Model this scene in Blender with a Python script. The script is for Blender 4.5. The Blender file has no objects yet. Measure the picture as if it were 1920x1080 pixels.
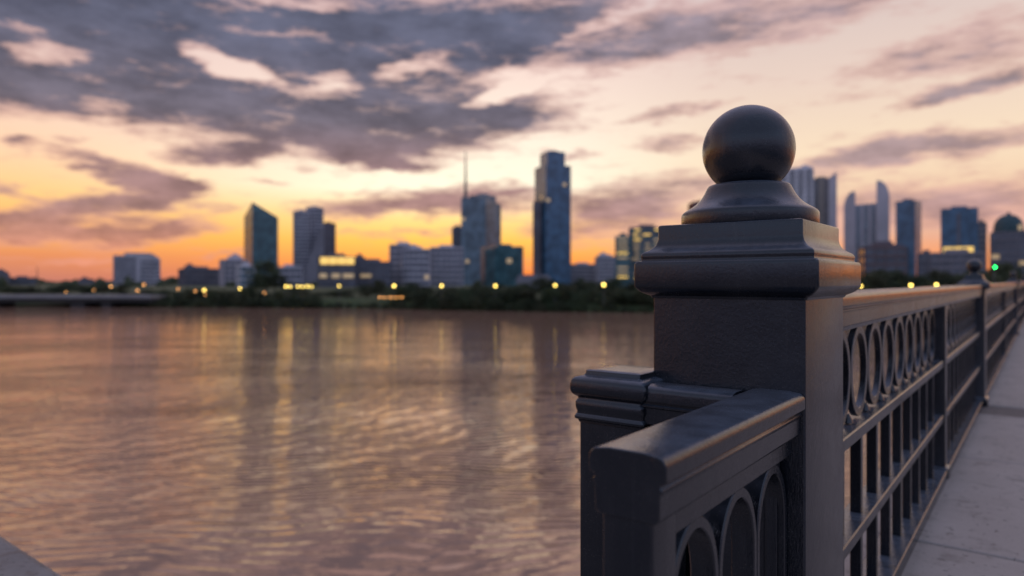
import bpy, math, random
from mathutils import Vector
S = bpy.context.scene
COL = S.collection
rnd = random.Random(7)

# ------------------------------------------------------------------ camera
F_PX, CX, HY = 1300.0, 960.0, 527.0          # focal length in photo pixels, centre column, horizon row
TH = math.atan((1957 - CX) / F_PX)           # the walkway runs along +Y, the camera looks this far to the left of it
ST, CT = math.sin(TH), math.cos(TH)
EYE = 1.10
cam = bpy.data.cameras.new('camera')
cam.sensor_width = 36.0
cam.lens = 36.0 * F_PX / 1920
cam.shift_y = (HY - 540) / 1920
cam.clip_start, cam.clip_end = 0.05, 20000
cam.dof.use_dof = True
cam.dof.focus_distance = 1.56
cam.dof.aperture_fstop = 1.9
cam.dof.aperture_blades = 0
co = bpy.data.objects.new('camera', cam)
co.location = (0, 0, EYE)
co.rotation_euler = (math.pi / 2, 0, TH)
COL.objects.link(co)
S.camera = co

# ------------------------------------------------------------------ render / exposure
S.render.engine = 'CYCLES'
S.view_settings.view_transform = 'Standard'
S.view_settings.look = 'None'
S.view_settings.exposure = 0.22
S.view_settings.gamma = 1.0
S.view_settings.use_curve_mapping = False
S.cycles.use_denoising = True
S.cycles.sample_clamp_indirect = 4.0
S.cycles.max_bounces = 6
S.cycles.caustics_reflective = False
S.cycles.caustics_refractive = False


def lin(*c):
    if len(c) == 1:
        c = c[0]
    o = []
    for v in c[:3]:
        v /= 255.0
        o.append(v / 12.92 if v <= 0.04045 else ((v + 0.055) / 1.055) ** 2.4)
    return (o[0], o[1], o[2], 1.0)


# ------------------------------------------------------------------ sky
W = bpy.data.worlds.new('World')
S.world = W
W.use_nodes = True
NT = W.node_tree
NT.nodes.clear()


class Nodes:
    def __init__(self, nt):
        self.nt = nt

    def n(self, typ, ins=None, **kw):
        nd = self.nt.nodes.new(typ)
        for k, v in kw.items():
            setattr(nd, k, v)
        for k, v in (ins or {}).items():
            if hasattr(v, 'links'):
                self.nt.links.new(v, nd.inputs[k])
            else:
                nd.inputs[k].default_value = v
        return nd

    def math(self, op, a, b=0.0, c=0.0, clamp=False):
        return self.n('ShaderNodeMath', {0: a, 1: b, 2: c}, operation=op, use_clamp=clamp).outputs[0]

    def vmath(self, op, a, b=(0, 0, 0)):
        nd = self.n('ShaderNodeVectorMath', {0: a, 1: b}, operation=op)
        return nd.outputs['Value'] if op in ('LENGTH', 'DOT_PRODUCT') else nd.outputs[0]

    def step(self, v, a, b, lo=0.0, hi=1.0, smooth=True):
        nd = self.n('ShaderNodeMapRange', {'Value': v, 'From Min': a, 'From Max': b, 'To Min': lo, 'To Max': hi},
                    interpolation_type='SMOOTHSTEP' if smooth else 'LINEAR', clamp=True)
        return nd.outputs[0]

    def ramp(self, v, stops):
        nd = self.n('ShaderNodeValToRGB', {0: v})
        cr = nd.color_ramp
        cr.elements[0].position, cr.elements[0].color = stops[0]
        cr.elements[1].position, cr.elements[1].color = stops[-1]
        for p, c in stops[1:-1]:
            e = cr.elements.new(p)
            e.color = c
        return nd.outputs[0]

    def mix(self, f, a, b, blend='MIX'):
        nd = self.n('ShaderNodeMix', data_type='RGBA', blend_type=blend)
        for i, v in ((0, f), (6, a), (7, b)):
            if hasattr(v, 'links'):
                self.nt.links.new(v, nd.inputs[i])
            else:
                nd.inputs[i].default_value = v
        return nd.outputs[2]

    def noise(self, vec, scale, detail=4.0, rough=0.5, dist=0.0):
        return self.n('ShaderNodeTexNoise', {'Vector': vec, 'Scale': scale, 'Detail': detail, 'Roughness': rough, 'Distortion': dist})


SUN_AZ = -6.0                                  # azimuth of the sunset, degrees right of the camera axis
g = Nodes(NT)
dirv = g.n('ShaderNodeTexCoord').outputs['Generated']
sep = g.n('ShaderNodeSeparateXYZ', {0: dirv})
dx, dy, dz = sep.outputs
xc = g.math('ADD', g.math('MULTIPLY', dx, CT), g.math('MULTIPLY', dy, ST))
yc = g.math('ADD', g.math('MULTIPLY', dx, -ST), g.math('MULTIPLY', dy, CT))
DEG = 180 / math.pi
az = g.math('MULTIPLY', g.math('ARCTAN2', xc, yc), DEG)
el = g.math('MULTIPLY', g.math('ARCSINE', dz), DEG)
P0 = g.n('ShaderNodeCombineXYZ', {0: az, 1: el}).outputs[0]
# 3-D direction stretched along the horizon: seamless noise for cloud texture
NV = g.vmath('MULTIPLY', dirv, (1, 1, 3.2))
warp = g.noise(NV, 5.0, 3.0, 0.55).outputs['Color']
warp = g.vmath('SUBTRACT', warp, (0.5, 0.5, 0.5))
warp2 = g.vmath('SUBTRACT', g.noise(NV, 16.0, 4.0, 0.6).outputs['Color'], (0.5, 0.5, 0.5))
P = g.vmath('ADD', g.vmath('ADD', P0, g.vmath('MULTIPLY', warp, (3.6, 1.3, 0))), g.vmath('MULTIPLY', warp2, (4.6, 2.0, 0)))

# cloud banks: photo column, row, half width, half height (pixels), tilt (degrees, + = rising to the right), weight
BANKS = [
    (80, 40, 420, 130, -4, 1.0), (520, 50, 480, 150, 0, 1.1), (60, 165, 260, 70, 0, .85), (350, 195, 320, 75, -6, .95),
    (640, 225, 270, 82, -6, 1.05), (910, 222, 200, 68, 8, 1.1), (960, 60, 380, 95, 12, 1.0), (1240, 70, 240, 45, 16, .75),
    (690, 297, 90, 22, 0, 1.0), (405, 288, 125, 30, 4, 1.05), (215, 322, 180, 28, -11, 1.1), (320, 346, 90, 12, 4, .6),
    (205, 384, 210, 38, 10, 1.25), (40, 434, 200, 32, 0, 1.15), (275, 436, 160, 30, 9, 1.2), (-10, 350, 90, 20, -6, .8),
    (0, 262, 60, 14, 0, .6), (800, 384, 270, 30, 3, 1.1), (780, 434, 160, 10, 2, .5), (1190, 368, 210, 58, 3, .72), (1130, 425, 210, 55, 0, .6),
    (1235, 216, 120, 16, 8, .6), (1255, 266, 95, 24, 2, .68), (1640, 288, 200, 38, 7, 1.05), (1830, 164, 210, 24, 8, .9),
    (1880, 262, 150, 34, 8, .72), (1800, 385, 440, 72, 0, .85), (1800, 100, 320, 70, 12, .58), (1500, 25, 420, 60, 8, .62),
    (960, 352, 90, 18, 4, .6), (770, 314, 90, 11, 0, .55), (490, 338, 80, 9, 0, .5), (1060, 292, 90, 12, 0, .45), (590, 318, 60, 10, 0, .4),
    (110, 488, 240, 8, 0, .35), (430, 478, 90, 8, 0, .35), (130, 262, 40, 14, 0, .5), (1340, 195, 90, 10, 8, .4), (420, 395, 70, 18, 0, .45),
    # openings
    (110, 104, 105, 34, 6, -1.0), (425, 122, 150, 27, -17, -1.2), (620, 165, 75, 38, 10, -1.0), (772, 125, 90, 22, 10, -.95), (520, 62, 150, 9, 6, -.4), (300, 30, 120, 10, 4, -.35), (60, 60, 60, 12, 0, -.5),
    (190, 188, 90, 20, 0, -.7), (950, 176, 110, 17, 16, -.9), (230, 100, 60, 20, 0, -.5), (1150, 30, 230, 14, 18, -.45), (550, 5, 130, 14, 0, -.7),
    (720, 250, 60, 14, 0, -.3), (960, 140, 70, 16, 14, -.4),
]
dens = None
for (px, py, rx, ry, rot, amp) in BANKS:
    a = math.atan((px - CX) / F_PX)
    ca = math.cos(a)
    e = math.degrees(math.atan((HY - py) / F_PX * ca))
    k = math.degrees(1 / F_PX)
    m = g.n('ShaderNodeMapping', {'Vector': P, 'Location': (math.degrees(a), e, 0), 'Rotation': (0, 0, math.radians(rot)),
                                  'Scale': (rx * k * ca * ca, ry * k * ca, 1)}, vector_type='TEXTURE')
    b = g.step(g.vmath('LENGTH', m.outputs[0]), 1.25, 0.15)
    dens = g.math('MULTIPLY', b, amp) if dens is None else g.math('MULTIPLY_ADD', b, amp, dens)
dens = g.math('MULTIPLY', g.math('MINIMUM', g.math('MAXIMUM', dens, 0.0), 1.05), 0.88)
cloudn = g.noise(g.vmath('MULTIPLY', dirv, (1, 1, 4.2)), 9.5, 8.0, 0.62).outputs[0]
fine = g.noise(g.vmath('MULTIPLY', dirv, (1, 1, 4.5)), 30.0, 6.0, 0.62).outputs[0]
# cover beyond the frame: broken stratus overhead and behind
over = g.math('MAXIMUM', g.step(el, 21.0, 34.0, 0, .62), g.step(g.math('ABSOLUTE', az), 42, 70, 0, .42))
dens = g.math('ADD', dens, over)
dens = g.math('ADD', dens, g.math('MULTIPLY', g.math('SUBTRACT', cloudn, 0.5), 1.35))
dens = g.math('ADD', dens, g.math('MULTIPLY', g.math('SUBTRACT', fine, 0.5), 0.75))
opac = g.step(dens, 0.06, 0.88)
# clear-sky colours
e01 = g.math('DIVIDE', g.math('MAXIMUM', el, 0.0), 30.0)
near_sun = g.ramp(e01, [(0, lin(232, 112, 58)), (.05, lin(250, 150, 72)), (.11, lin(255, 190, 88)), (.17, lin(255, 216, 140)), (.25, lin(255, 250, 224)),
                        (.36, lin(253, 238, 218)), (.6, lin(240, 212, 203)), (1, lin(190, 175, 190))])
left = g.ramp(e01, [(0, lin(196, 124, 108)), (.06, lin(226, 142, 96)), (.12, lin(255, 180, 94)), (.2, lin(255, 204, 132)), (.3, lin(253, 210, 172)),
                    (.45, lin(238, 206, 192)), (1, lin(186, 172, 188))])
right = g.ramp(e01, [(0, lin(250, 138, 70)), (.06, lin(243, 156, 104)), (.12, lin(228, 176, 150)), (.2, lin(236, 200, 168)), (.32, lin(243, 218, 188)),
                     (.5, lin(228, 204, 190)), (1, lin(180, 170, 184))])
back = g.ramp(e01, [(0, lin(104, 108, 132)), (.13, lin(118, 122, 152)), (.32, lin(168, 160, 192)), (.6, lin(174, 186, 222)), (1, lin(172, 192, 232))])
zen = lin(170, 188, 228)
c = g.mix(g.step(az, SUN_AZ, SUN_AZ - 32), near_sun, left)
c = g.mix(g.step(az, SUN_AZ + 6, SUN_AZ + 27), c, right)
behind = g.step(g.math('ABSOLUTE', g.math('SUBTRACT', az, SUN_AZ)), 62.0, 118.0)
c = g.mix(behind, c, back)
nish = g.n('ShaderNodeTexSky', sky_type='NISHITA', sun_disc=False, sun_elevation=math.radians(2.0),
           sun_rotation=math.radians(SUN_AZ) - TH, air_density=1.0, dust_density=2.0, ozone_density=2.0).outputs[0]
c = g.mix(g.step(el, 24.0, 44.0), c, zen)
clear = g.mix(0.08, c, g.vmath('MULTIPLY', nish, (.1, .1, .1)))
# cloud colours
cl_sun = g.ramp(e01, [(0, lin(216, 128, 92)), (.1, lin(184, 128, 108)), (.18, lin(158, 122, 116)), (.28, lin(140, 112, 112)), (.42, lin(104, 97, 108)), (.6, lin(90, 91, 109)), (1, lin(84, 91, 113))])
cl_right = g.ramp(e01, [(0, lin(206, 150, 132)), (.12, lin(178, 138, 132)), (.25, lin(160, 134, 132)), (.42, lin(142, 126, 130)), (.7, lin(134, 122, 132)), (1, lin(104, 102, 118))])
cl_back = g.ramp(e01, [(0, lin(98, 102, 124)), (.13, lin(108, 114, 140)), (.35, lin(138, 146, 174)), (1, lin(134, 146, 178))])
cl_zen = lin(124, 134, 164)
cc = g.mix(g.step(az, 0.0, 16.0), cl_sun, cl_right)
cc = g.mix(behind, cc, cl_back)
cc = g.mix(g.step(el, 23.0, 42.0), cc, cl_zen)
shade = g.noise(g.vmath('MULTIPLY', dirv, (1, 1, 3.0)), 11.0, 8.0, 0.64).outputs[0]
shf = g.step(shade, 0.3, 0.72, 0.78, 1.40)
cc = g.vmath('MULTIPLY', cc, g.n('ShaderNodeCombineXYZ', {0: shf, 1: shf, 2: shf}).outputs[0])
sky = g.mix(opac, clear, cc)
fringe = g.math('MULTIPLY', g.math('MULTIPLY', opac, g.math('SUBTRACT', 1.0, opac)), g.math('SUBTRACT', 0.9, g.math('MULTIPLY', behind, 0.9)))
sky = g.mix(fringe, sky, lin(238, 172, 156))
below = g.step(dz, -0.002, -0.03)
sky = g.mix(below, sky, lin(70, 62, 62))
sky10 = g.vmath('MULTIPLY', sky, (10, 10, 10))
bg = g.n('ShaderNodeBackground', {'Color': sky10, 'Strength': 0.1})
wo = g.n('ShaderNodeOutputWorld', {0: bg.outputs[0]})
W.cycles.sampling_method = 'MANUAL'
W.cycles.sample_map_resolution = 1024

# ------------------------------------------------------------------ sun (just below the cloud, already weak)
sl = bpy.data.lights.new('sun', 'SUN')
sl.energy = 0.02
sl.angle = math.radians(14)
sl.color = (1.0, 0.55, 0.25)
so = bpy.data.objects.new('sun', sl)
sa = math.radians(SUN_AZ) - TH
sd = Vector((math.sin(sa) * math.cos(math.radians(2)), math.cos(sa) * math.cos(math.radians(2)), math.sin(math.radians(2))))
so.rotation_euler = (-sd).to_track_quat('-Z', 'Y').to_euler()
so.location = (0, 0, 50)
COL.objects.link(so)


# ------------------------------------------------------------------ helpers
class MB:
    def __init__(self):
        self.v, self.f = [], []

    def add(self, vs, fs):
        o = len(self.v)
        self.v += [tuple(p) for p in vs]
        self.f += [tuple(i + o for i in q) for q in fs]

    def box(self, x0, x1, y0, y1, z0, z1):
        self.add([(x0, y0, z0), (x1, y0, z0), (x1, y1, z0), (x0, y1, z0), (x0, y0, z1), (x1, y0, z1), (x1, y1, z1), (x0, y1, z1)],
                 [(0, 3, 2, 1), (4, 5, 6, 7), (0, 1, 5, 4), (1, 2, 6, 5), (2, 3, 7, 6), (3, 0, 4, 7)])

    def loft(self, rings, cap=True):
        n = len(rings[0])
        vs = [p for r in rings for p in r]
        fs = []
        for i in range(len(rings) - 1):
            for j in range(n):
                k = (j + 1) % n
                fs.append((i * n + j, i * n + k, (i + 1) * n + k, (i + 1) * n + j))
        if cap:
            fs.append(tuple(reversed(range(n))))
            fs.append(tuple((len(rings) - 1) * n + j for j in range(n)))
        self.add(vs, fs)

    def lathe(self, prof, cx=0, cy=0, seg=48, cap=True):
        self.loft([[(cx + r * math.cos(2 * math.pi * j / seg), cy + r * math.sin(2 * math.pi * j / seg), z) for j in range(seg)] for r, z in prof], cap)

    def square(self, prof, cx=0, cy=0, rad=0.007, seg=4):
        rings = []
        for h, z in prof:
            r = min(rad, h * .4)
            ring = []
            for q, (sx, sy) in enumerate(((1, 1), (-1, 1), (-1, -1), (1, -1))):
                for k in range(seg + 1):
                    a = math.pi / 2 * (q + k / seg)
                    ring.append((cx + sx * (h - r) + r * math.cos(a), cy + sy * (h - r) + r * math.sin(a), z))
            rings.append(ring)
        self.loft(rings)

    def extrude(self, prof, axis, t0, t1):
        """prof: closed (u, z) outline, swept along axis ('x' or 'y')"""
        if axis == 'y':
            self.loft([[(u, t, z) for u, z in prof] for t in (t0, t1)])
        else:
            self.loft([[(t, u, z) for u, z in prof] for t in (t0, t1)])

    def tube(self, pts, rad, seg=8):
        rings = []
        for i, p in enumerate(pts):
            p = Vector(p)
            d = (Vector(pts[min(i + 1, len(pts) - 1)]) - Vector(pts[max(i - 1, 0)])).normalized()
            u = d.cross(Vector((0, 0, 1)) if abs(d.z) < .9 else Vector((1, 0, 0))).normalized()
            w = d.cross(u)
            r = rad[i] if isinstance(rad, (list, tuple)) else rad
            rings.append([tuple(p + u * r * math.cos(2 * math.pi * j / seg) + w * r * math.sin(2 * math.pi * j / seg)) for j in range(seg)])
        self.loft(rings)

    def mesh(self, name, mat, smooth=None):
        me = bpy.data.meshes.new(name)
        me.from_pydata(self.v, [], self.f)
        import bmesh
        bm = bmesh.new()
        bm.from_mesh(me)
        bmesh.ops.recalc_face_normals(bm, faces=bm.faces)
        if smooth is not None:
            for f in bm.faces:
                f.smooth = True
            for e in bm.edges:
                if len(e.link_faces) == 2 and e.calc_face_angle(0) > math.radians(smooth):
                    e.smooth = False
        bm.to_mesh(me)
        bm.free()
        if mat:
            me.materials.append(mat)
        return me

    def obj(self, name, mat, parent=None, smooth=None, bevel=0.0):
        return link(name, self.mesh(name, mat, smooth), parent, bevel)


def link(name, me, parent=None, bevel=0.0, loc=None):
    o = bpy.data.objects.new(name, me)
    COL.objects.link(o)
    if parent:
        o.parent = parent
    if loc:
        o.location = loc
    if bevel:
        b = o.modifiers.new('bevel', 'BEVEL')
        b.width = bevel
        b.segments = 2
        b.limit_method = 'ANGLE'
        b.angle_limit = math.radians(35)
    return o


def tag(o, label=None, cat=None, group=None, kind=None):
    if label:
        o['label'] = label
    if cat:
        o['category'] = cat
    if group:
        o['group'] = group
    if kind:
        o['kind'] = kind
    return o


def empty(name, loc, label, cat, group=None, rz=0.0):
    o = bpy.data.objects.new(name, None)
    o.empty_display_size = 0.2
    o.location = loc
    o.rotation_euler.z = rz
    COL.objects.link(o)
    return tag(o, label, cat, group)


def wc(xcam, ycam, z):
    """camera-aligned ground coordinates to world"""
    return (xcam * CT - ycam * ST, xcam * ST + ycam * CT, z)


def zpx(py, D):
    return EYE + (HY - py) / F_PX * D


# ------------------------------------------------------------------ materials
def mat(name, base, rough=0.6, build=None, **kw):
    m = bpy.data.materials.new(name)
    m.use_nodes = True
    b = m.node_tree.nodes['Principled BSDF']
    b.inputs['Base Color'].default_value = (*base, 1)
    b.inputs['Roughness'].default_value = rough
    for k, v in kw.items():
        b.inputs[k.replace('_', ' ')].default_value = v
    if build:
        build(Nodes(m.node_tree), b, m.node_tree)
    return m


def paint_nodes(gn, b, nt):
    pos = gn.n('ShaderNodeTexCoord').outputs['Object']
    lump = gn.noise(pos, 22.0, 3.0, 0.5).outputs[0]
    orange = gn.noise(pos, 130.0, 4.0, 0.6).outputs[0]
    brush = gn.noise(gn.vmath('MULTIPLY', pos, (1, 1, .25)), 260.0, 3.0, 0.6).outputs[0]
    grime = gn.noise(pos, 9.0, 6.0, 0.65).outputs[0]
    spots = gn.step(gn.noise(pos, 330.0, 2.0, 0.5).outputs[0], 0.64, 0.74)
    base = gn.mix(gn.step(grime, .42, .72), (.009, .0120, .0175, 1), (.016, .0190, .024, 1))
    base = gn.mix(gn.math('MULTIPLY', spots, 0.4), base, (.09, .08, .07, 1))
    streak = gn.noise(gn.vmath('MULTIPLY', pos, (1, 1, .06)), 38.0, 4.0, .6).outputs[0]
    base = gn.mix(gn.step(streak, .56, .76, 0, .3), base, (.055, .056, .06, 1))
    # bluish skylight painted into upward faces in patches, thin rust where the coat is worn
    nz = gn.n('ShaderNodeSeparateXYZ', {0: gn.n('ShaderNodeNewGeometry').outputs['Normal']}).outputs[2]
    skylight_noise = gn.noise(pos, 14.0, 6.0, .65).outputs[0]
    dust = gn.math('MULTIPLY', gn.step(nz, .45, .95), gn.step(skylight_noise, .3, .66, .45, 1.0))  # mask of the bluish skylight painted into upward faces
    base = gn.mix(dust, base, (.090, .112, .145, 1))
    rust = gn.step(gn.noise(pos, 17.0, 7.0, .7).outputs[0], .66, .75, 0, .6)
    base = gn.mix(rust, base, (.065, .032, .018, 1))
    nt.links.new(base, b.inputs['Base Color'])
    rg = gn.math('ADD', gn.step(grime, .3, .75, .10, .25), gn.math('ADD', gn.math('MULTIPLY', spots, .15), gn.math('MULTIPLY', rust, .4)))
    nt.links.new(rg, b.inputs['Roughness'])
    b1 = gn.n('ShaderNodeBump', {'Height': lump, 'Strength': .14, 'Distance': .005})
    b2 = gn.n('ShaderNodeBump', {'Height': orange, 'Strength': .32, 'Distance': .0019, 'Normal': b1.outputs[0]})
    b3 = gn.n('ShaderNodeBump', {'Height': brush, 'Strength': .5, 'Distance': .0010, 'Normal': b2.outputs[0]})
    nt.links.new(b3.outputs[0], b.inputs['Normal'])


IRON = mat('black_gloss_paint', (.012, .012, .015), .35, paint_nodes, Specular_IOR_Level=.65)


def concrete_nodes(c1, c2, stain, sc):
    def fn(gn, b, nt):
        pos = gn.n('ShaderNodeTexCoord').outputs['Object']
        n1 = gn.noise(pos, 1.3 * sc, 6.0, .62).outputs[0]
        n2 = gn.noise(pos, 5.0 * sc, 5.0, .65).outputs[0]
        n3 = gn.noise(pos, 90.0 * sc, 3.0, .6).outputs[0]
        pit = gn.step(gn.noise(pos, 26.0 * sc, 3.0, .6).outputs[0], .61, .68)
        col = gn.mix(gn.step(n1, .3, .7), c1, c2)
        col = gn.mix(gn.step(n2, .5, .72, 0, .75), col, stain)
        col = gn.mix(gn.math('MULTIPLY', pit, .8), col, (c1[0] * .35, c1[1] * .33, c1[2] * .32, 1))
        col = gn.mix(gn.step(n3, .3, .7, 0, .25), col, (c2[0] * 1.15, c2[1] * 1.15, c2[2] * 1.15, 1))
        nt.links.new(col, b.inputs['Base Color'])
        h = gn.math('ADD', gn.math('MULTIPLY', n3, .4), gn.math('SUBTRACT', gn.math('MULTIPLY', n2, .8), gn.math('MULTIPLY', pit, .5)))
        bp = gn.n('ShaderNodeBump', {'Height': h, 'Strength': .6, 'Distance': .006})
        nt.links.new(bp.outputs[0], b.inputs['Normal'])
    return fn


PAVE = mat('walkway_concrete', (.3, .28, .27), .75, concrete_nodes((.41, .355, .31, 1), (.52, .46, .41, 1), (.22, .185, .155, 1), 1.0))
PAVE2 = mat('expansion_strip_concrete', (.2, .17, .15), .8, concrete_nodes((.19, .16, .14, 1), (.24, .20, .175, 1), (.13, .11, .095, 1), 1.0))
STONE = mat('ledge_stone', (.3, .3, .3), .8, concrete_nodes((.20, .185, .17, 1), (.29, .27, .25, 1), (.13, .08, .055, 1), 1.6))
OLDCON = mat('bridge_concrete', (.3, .3, .3), .85, concrete_nodes((.25, .25, .25, 1), (.33, .33, .32, 1), (.18, .17, .16, 1), .2))
ASPHALT = mat('asphalt', (.05, .05, .05), .24, concrete_nodes((.045, .045, .048, 1), (.06, .06, .06, 1), (.035, .035, .035, 1), 2.0))


def water_nodes(gn, b, nt):
    pos = gn.n('ShaderNodeTexCoord').outputs['Object']
    rot = gn.n('ShaderNodeMapping', {'Vector': pos, 'Rotation': (0, 0, -TH)}).outputs[0]
    wv = gn.noise(gn.vmath('MULTIPLY', rot, (.05, .05, 0)), 1.0, 2.0, .5).outputs['Color']
    rot = gn.vmath('ADD', rot, gn.vmath('MULTIPLY', gn.vmath('SUBTRACT', wv, (.5, .5, .5)), (10, 10, 0)))
    swell = gn.noise(gn.vmath('MULTIPLY', rot, (.10, .38, 0)), 1.0, 2.0, .5).outputs[0]
    patch = gn.step(gn.noise(gn.vmath('MULTIPLY', rot, (.07, .14, 0)), 1.0, 3.0, .55).outputs[0], .36, .66, .75, 1.2)

    def crests(ang, wavelength, dist, dscale, prof='SIN'):
        v = gn.n('ShaderNodeMapping', {'Vector': rot, 'Rotation': (0, 0, math.radians(ang))}).outputs[0]
        return gn.n('ShaderNodeTexWave', {'Vector': v, 'Scale': 2 * math.pi / 20 / wavelength, 'Distortion': dist, 'Detail': 3.0, 'Detail Scale': dscale, 'Detail Roughness': .5},
                    wave_type='BANDS', bands_direction='Y', wave_profile=prof).outputs['Fac']
    # wind waves with steep faces towards this bank; calmer in the lee of the far bank
    lee = gn.step(gn.n('ShaderNodeSeparateXYZ', {0: rot}).outputs[1], 25, 110, 1.0, .26)
    saw = gn.math('SUBTRACT', 1.0, crests(2, 1.5, 4.0, .6, 'SAW'))
    saw2 = gn.math('SUBTRACT', 1.0, crests(-4, .9, 4.5, .7, 'SAW'))
    rip = gn.math('MULTIPLY', lee, gn.math('MULTIPLY', patch, gn.math('ADD', saw, gn.math('MULTIPLY', saw2, .55))))
    rip2 = gn.math('MULTIPLY', lee, gn.math('ADD', crests(5, .62, 4.5, .9), crests(-7, .47, 4.5, 1.0)))
    chop = gn.noise(gn.vmath('MULTIPLY', rot, (1.7, 4.6, 0)), 1.0, 3.0, .55, .2).outputs[0]
    gust = gn.step(gn.noise(gn.vmath('MULTIPLY', rot, (.012, .03, 0)), 1.0, 3.0, .5).outputs[0], .3, .7, .6, 1.1)
    b1 = gn.n('ShaderNodeBump', {'Height': swell, 'Strength': 1.0, 'Distance': .035})
    b2 = gn.n('ShaderNodeBump', {'Height': rip, 'Strength': gust, 'Distance': .060, 'Normal': b1.outputs[0]})
    b3 = gn.n('ShaderNodeBump', {'Height': rip2, 'Strength': gust, 'Distance': .0120, 'Normal': b2.outputs[0]})
    b4 = gn.n('ShaderNodeBump', {'Height': chop, 'Strength': gust, 'Distance': .008, 'Normal': b3.outputs[0]})
    nt.links.new(b4.outputs[0], b.inputs['Normal'])


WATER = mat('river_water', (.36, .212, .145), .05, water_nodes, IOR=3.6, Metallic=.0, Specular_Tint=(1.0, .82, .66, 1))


def foliage(name, c1, c2):
    def fn(gn, b, nt):
        info = gn.n('ShaderNodeObjectInfo').outputs['Random']
        pos = gn.n('ShaderNodeTexCoord').outputs['Object']
        n = gn.noise(pos, .8, 3.0, .6).outputs[0]
        col = gn.mix(gn.step(n, .35, .68), c1, c2)
        hv = gn.n('ShaderNodeHueSaturation', {'Color': col, 'Value': gn.step(info, 0, 1, .7, 1.35, False), 'Hue': gn.step(info, 0, 1, .485, .515, False)}).outputs[0]
        nt.links.new(hv, b.inputs['Base Color'])
    return mat(name, c1[:3], .75, fn)


LEAF = foliage('leaf_green', (.028, .045, .018, 1), (.062, .085, .032, 1))
LEAF2 = foliage('leaf_olive', (.050, .060, .024, 1), (.085, .095, .040, 1))
BARK = mat('bark', (.06, .045, .035), .9)
GRASS = mat('bank_grass', (.05, .075, .025), .9, lambda gn, b, nt: nt.links.new(
    gn.mix(gn.step(gn.noise(gn.n('ShaderNodeTexCoord').outputs['Object'], .12, 5.0, .65).outputs[0], .35, .65), (.045, .075, .022, 1), (.085, .10, .04, 1)), b.inputs['Base Color']))


def wall_mat(name, c, rough=.8):
    def fn(gn, b, nt):
        pos = gn.n('ShaderNodeTexCoord').outputs['Object']
        n = gn.noise(gn.vmath('MULTIPLY', pos, (1, 1, .35)), .09, 5.0, .6).outputs[0]
        col = gn.mix(gn.step(n, .3, .7), (c[0] * .82, c[1] * .82, c[2] * .82, 1), (c[0] * 1.12, c[1] * 1.12, c[2] * 1.12, 1))
        nt.links.new(col, b.inputs['Base Color'])
    return mat(name, c, rough, fn)


def glass_mat(name, c, rough=.1, spec=.9):
    def fn(gn, b, nt):
        pos = gn.n('ShaderNodeTexCoord').outputs['Object']
        n = gn.noise(pos, .11, 3.0, .6).outputs[0]
        col = gn.mix(gn.step(n, .35, .65), (c[0] * .7, c[1] * .7, c[2] * .7, 1), (c[0] * 1.3, c[1] * 1.3, c[2] * 1.3, 1))
        nt.links.new(col, b.inputs['Base Color'])
        bp = gn.n('ShaderNodeBump', {'Height': n, 'Strength': .15, 'Distance': .5})
        nt.links.new(bp.outputs[0], b.inputs['Normal'])
    return mat(name, c, rough, fn, Specular_IOR_Level=spec)


CON_GREY = wall_mat('grey_concrete', (.62, .58, .62))
CON_PALE = wall_mat('pale_concrete', (.72, .70, .73))
CON_DARK = wall_mat('dark_concrete', (.20, .19, .215))
BRICK = wall_mat('brown_brick', (.20, .15, .155))
SHADED_CON = wall_mat('shade_darkened_concrete', (.05, .048, .046))  # shade under the low bridge, put into the beam and pier colour
CON_MID = wall_mat('mid_grey_concrete', (.30, .28, .31))
PLASTER = wall_mat('beige_plaster', (.38, .33, .29))
METAL = mat('weathered_steel', (.16, .16, .17), .5, Metallic=.4)
REDSTEEL = mat('red_oxide_steel', (.30, .07, .04), .6)
G_TEAL = glass_mat('teal_glass', (.075, .17, .19))
G_BLUE = glass_mat('blue_glass', (.075, .17, .27))
G_PALE = glass_mat('pale_blue_glass', (.15, .23, .28), .18)
G_DARK = glass_mat('dark_window_glass', (.14, .15, .18))
COPPER = wall_mat('green_copper_roof', (.045, .10, .115), .6)


def emit(name, c, s):
    m = mat(name, (.8, .7, .5), .5, Emission_Color=(*c, 1), Emission_Strength=s)
    m.cycles.emission_sampling = 'NONE'
    return m


LIT = emit('lit_office_window', (1.0, .60, .07), .85)
LIT_DIM = emit('dim_lit_window', (1.0, .60, .18), .22)
GLOBE = emit('lamp_globe_light', (1.0, .70, .13), 7.5)
GLOBE2 = emit('orange_globe_light', (1.0, .42, .10), 6.0)
GREEN = emit('green_signal_light', (.01, 1.0, .12), 30.0)

WATER_Z = -6.5
# ------------------------------------------------------------------ the setting: water, far bank, bridge
m = MB()
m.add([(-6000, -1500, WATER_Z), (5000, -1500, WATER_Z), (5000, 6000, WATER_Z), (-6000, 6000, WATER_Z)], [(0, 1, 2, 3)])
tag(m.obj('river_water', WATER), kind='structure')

SHORE = [(-3000, 232), (-400, 214), (0, 207), (300, 201), (500, 196), (700, 190), (850, 180), (1000, 171), (1220, 165), (1600, 168), (1957, 176), (2600, 190), (5000, 230)]


def shore_y(px):
    for (a, ya), (b, yb) in zip(SHORE, SHORE[1:]):
        if px <= b:
            return ya + (yb - ya) * (px - a) / (b - a)
    return SHORE[-1][1]


def bank_z(px, back):
    t = min(1, max(0, back / 9.0))
    return WATER_Z - .3 + t * t * (3 - 2 * t) * 2.9 + min(1.2, back * .006)


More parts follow.
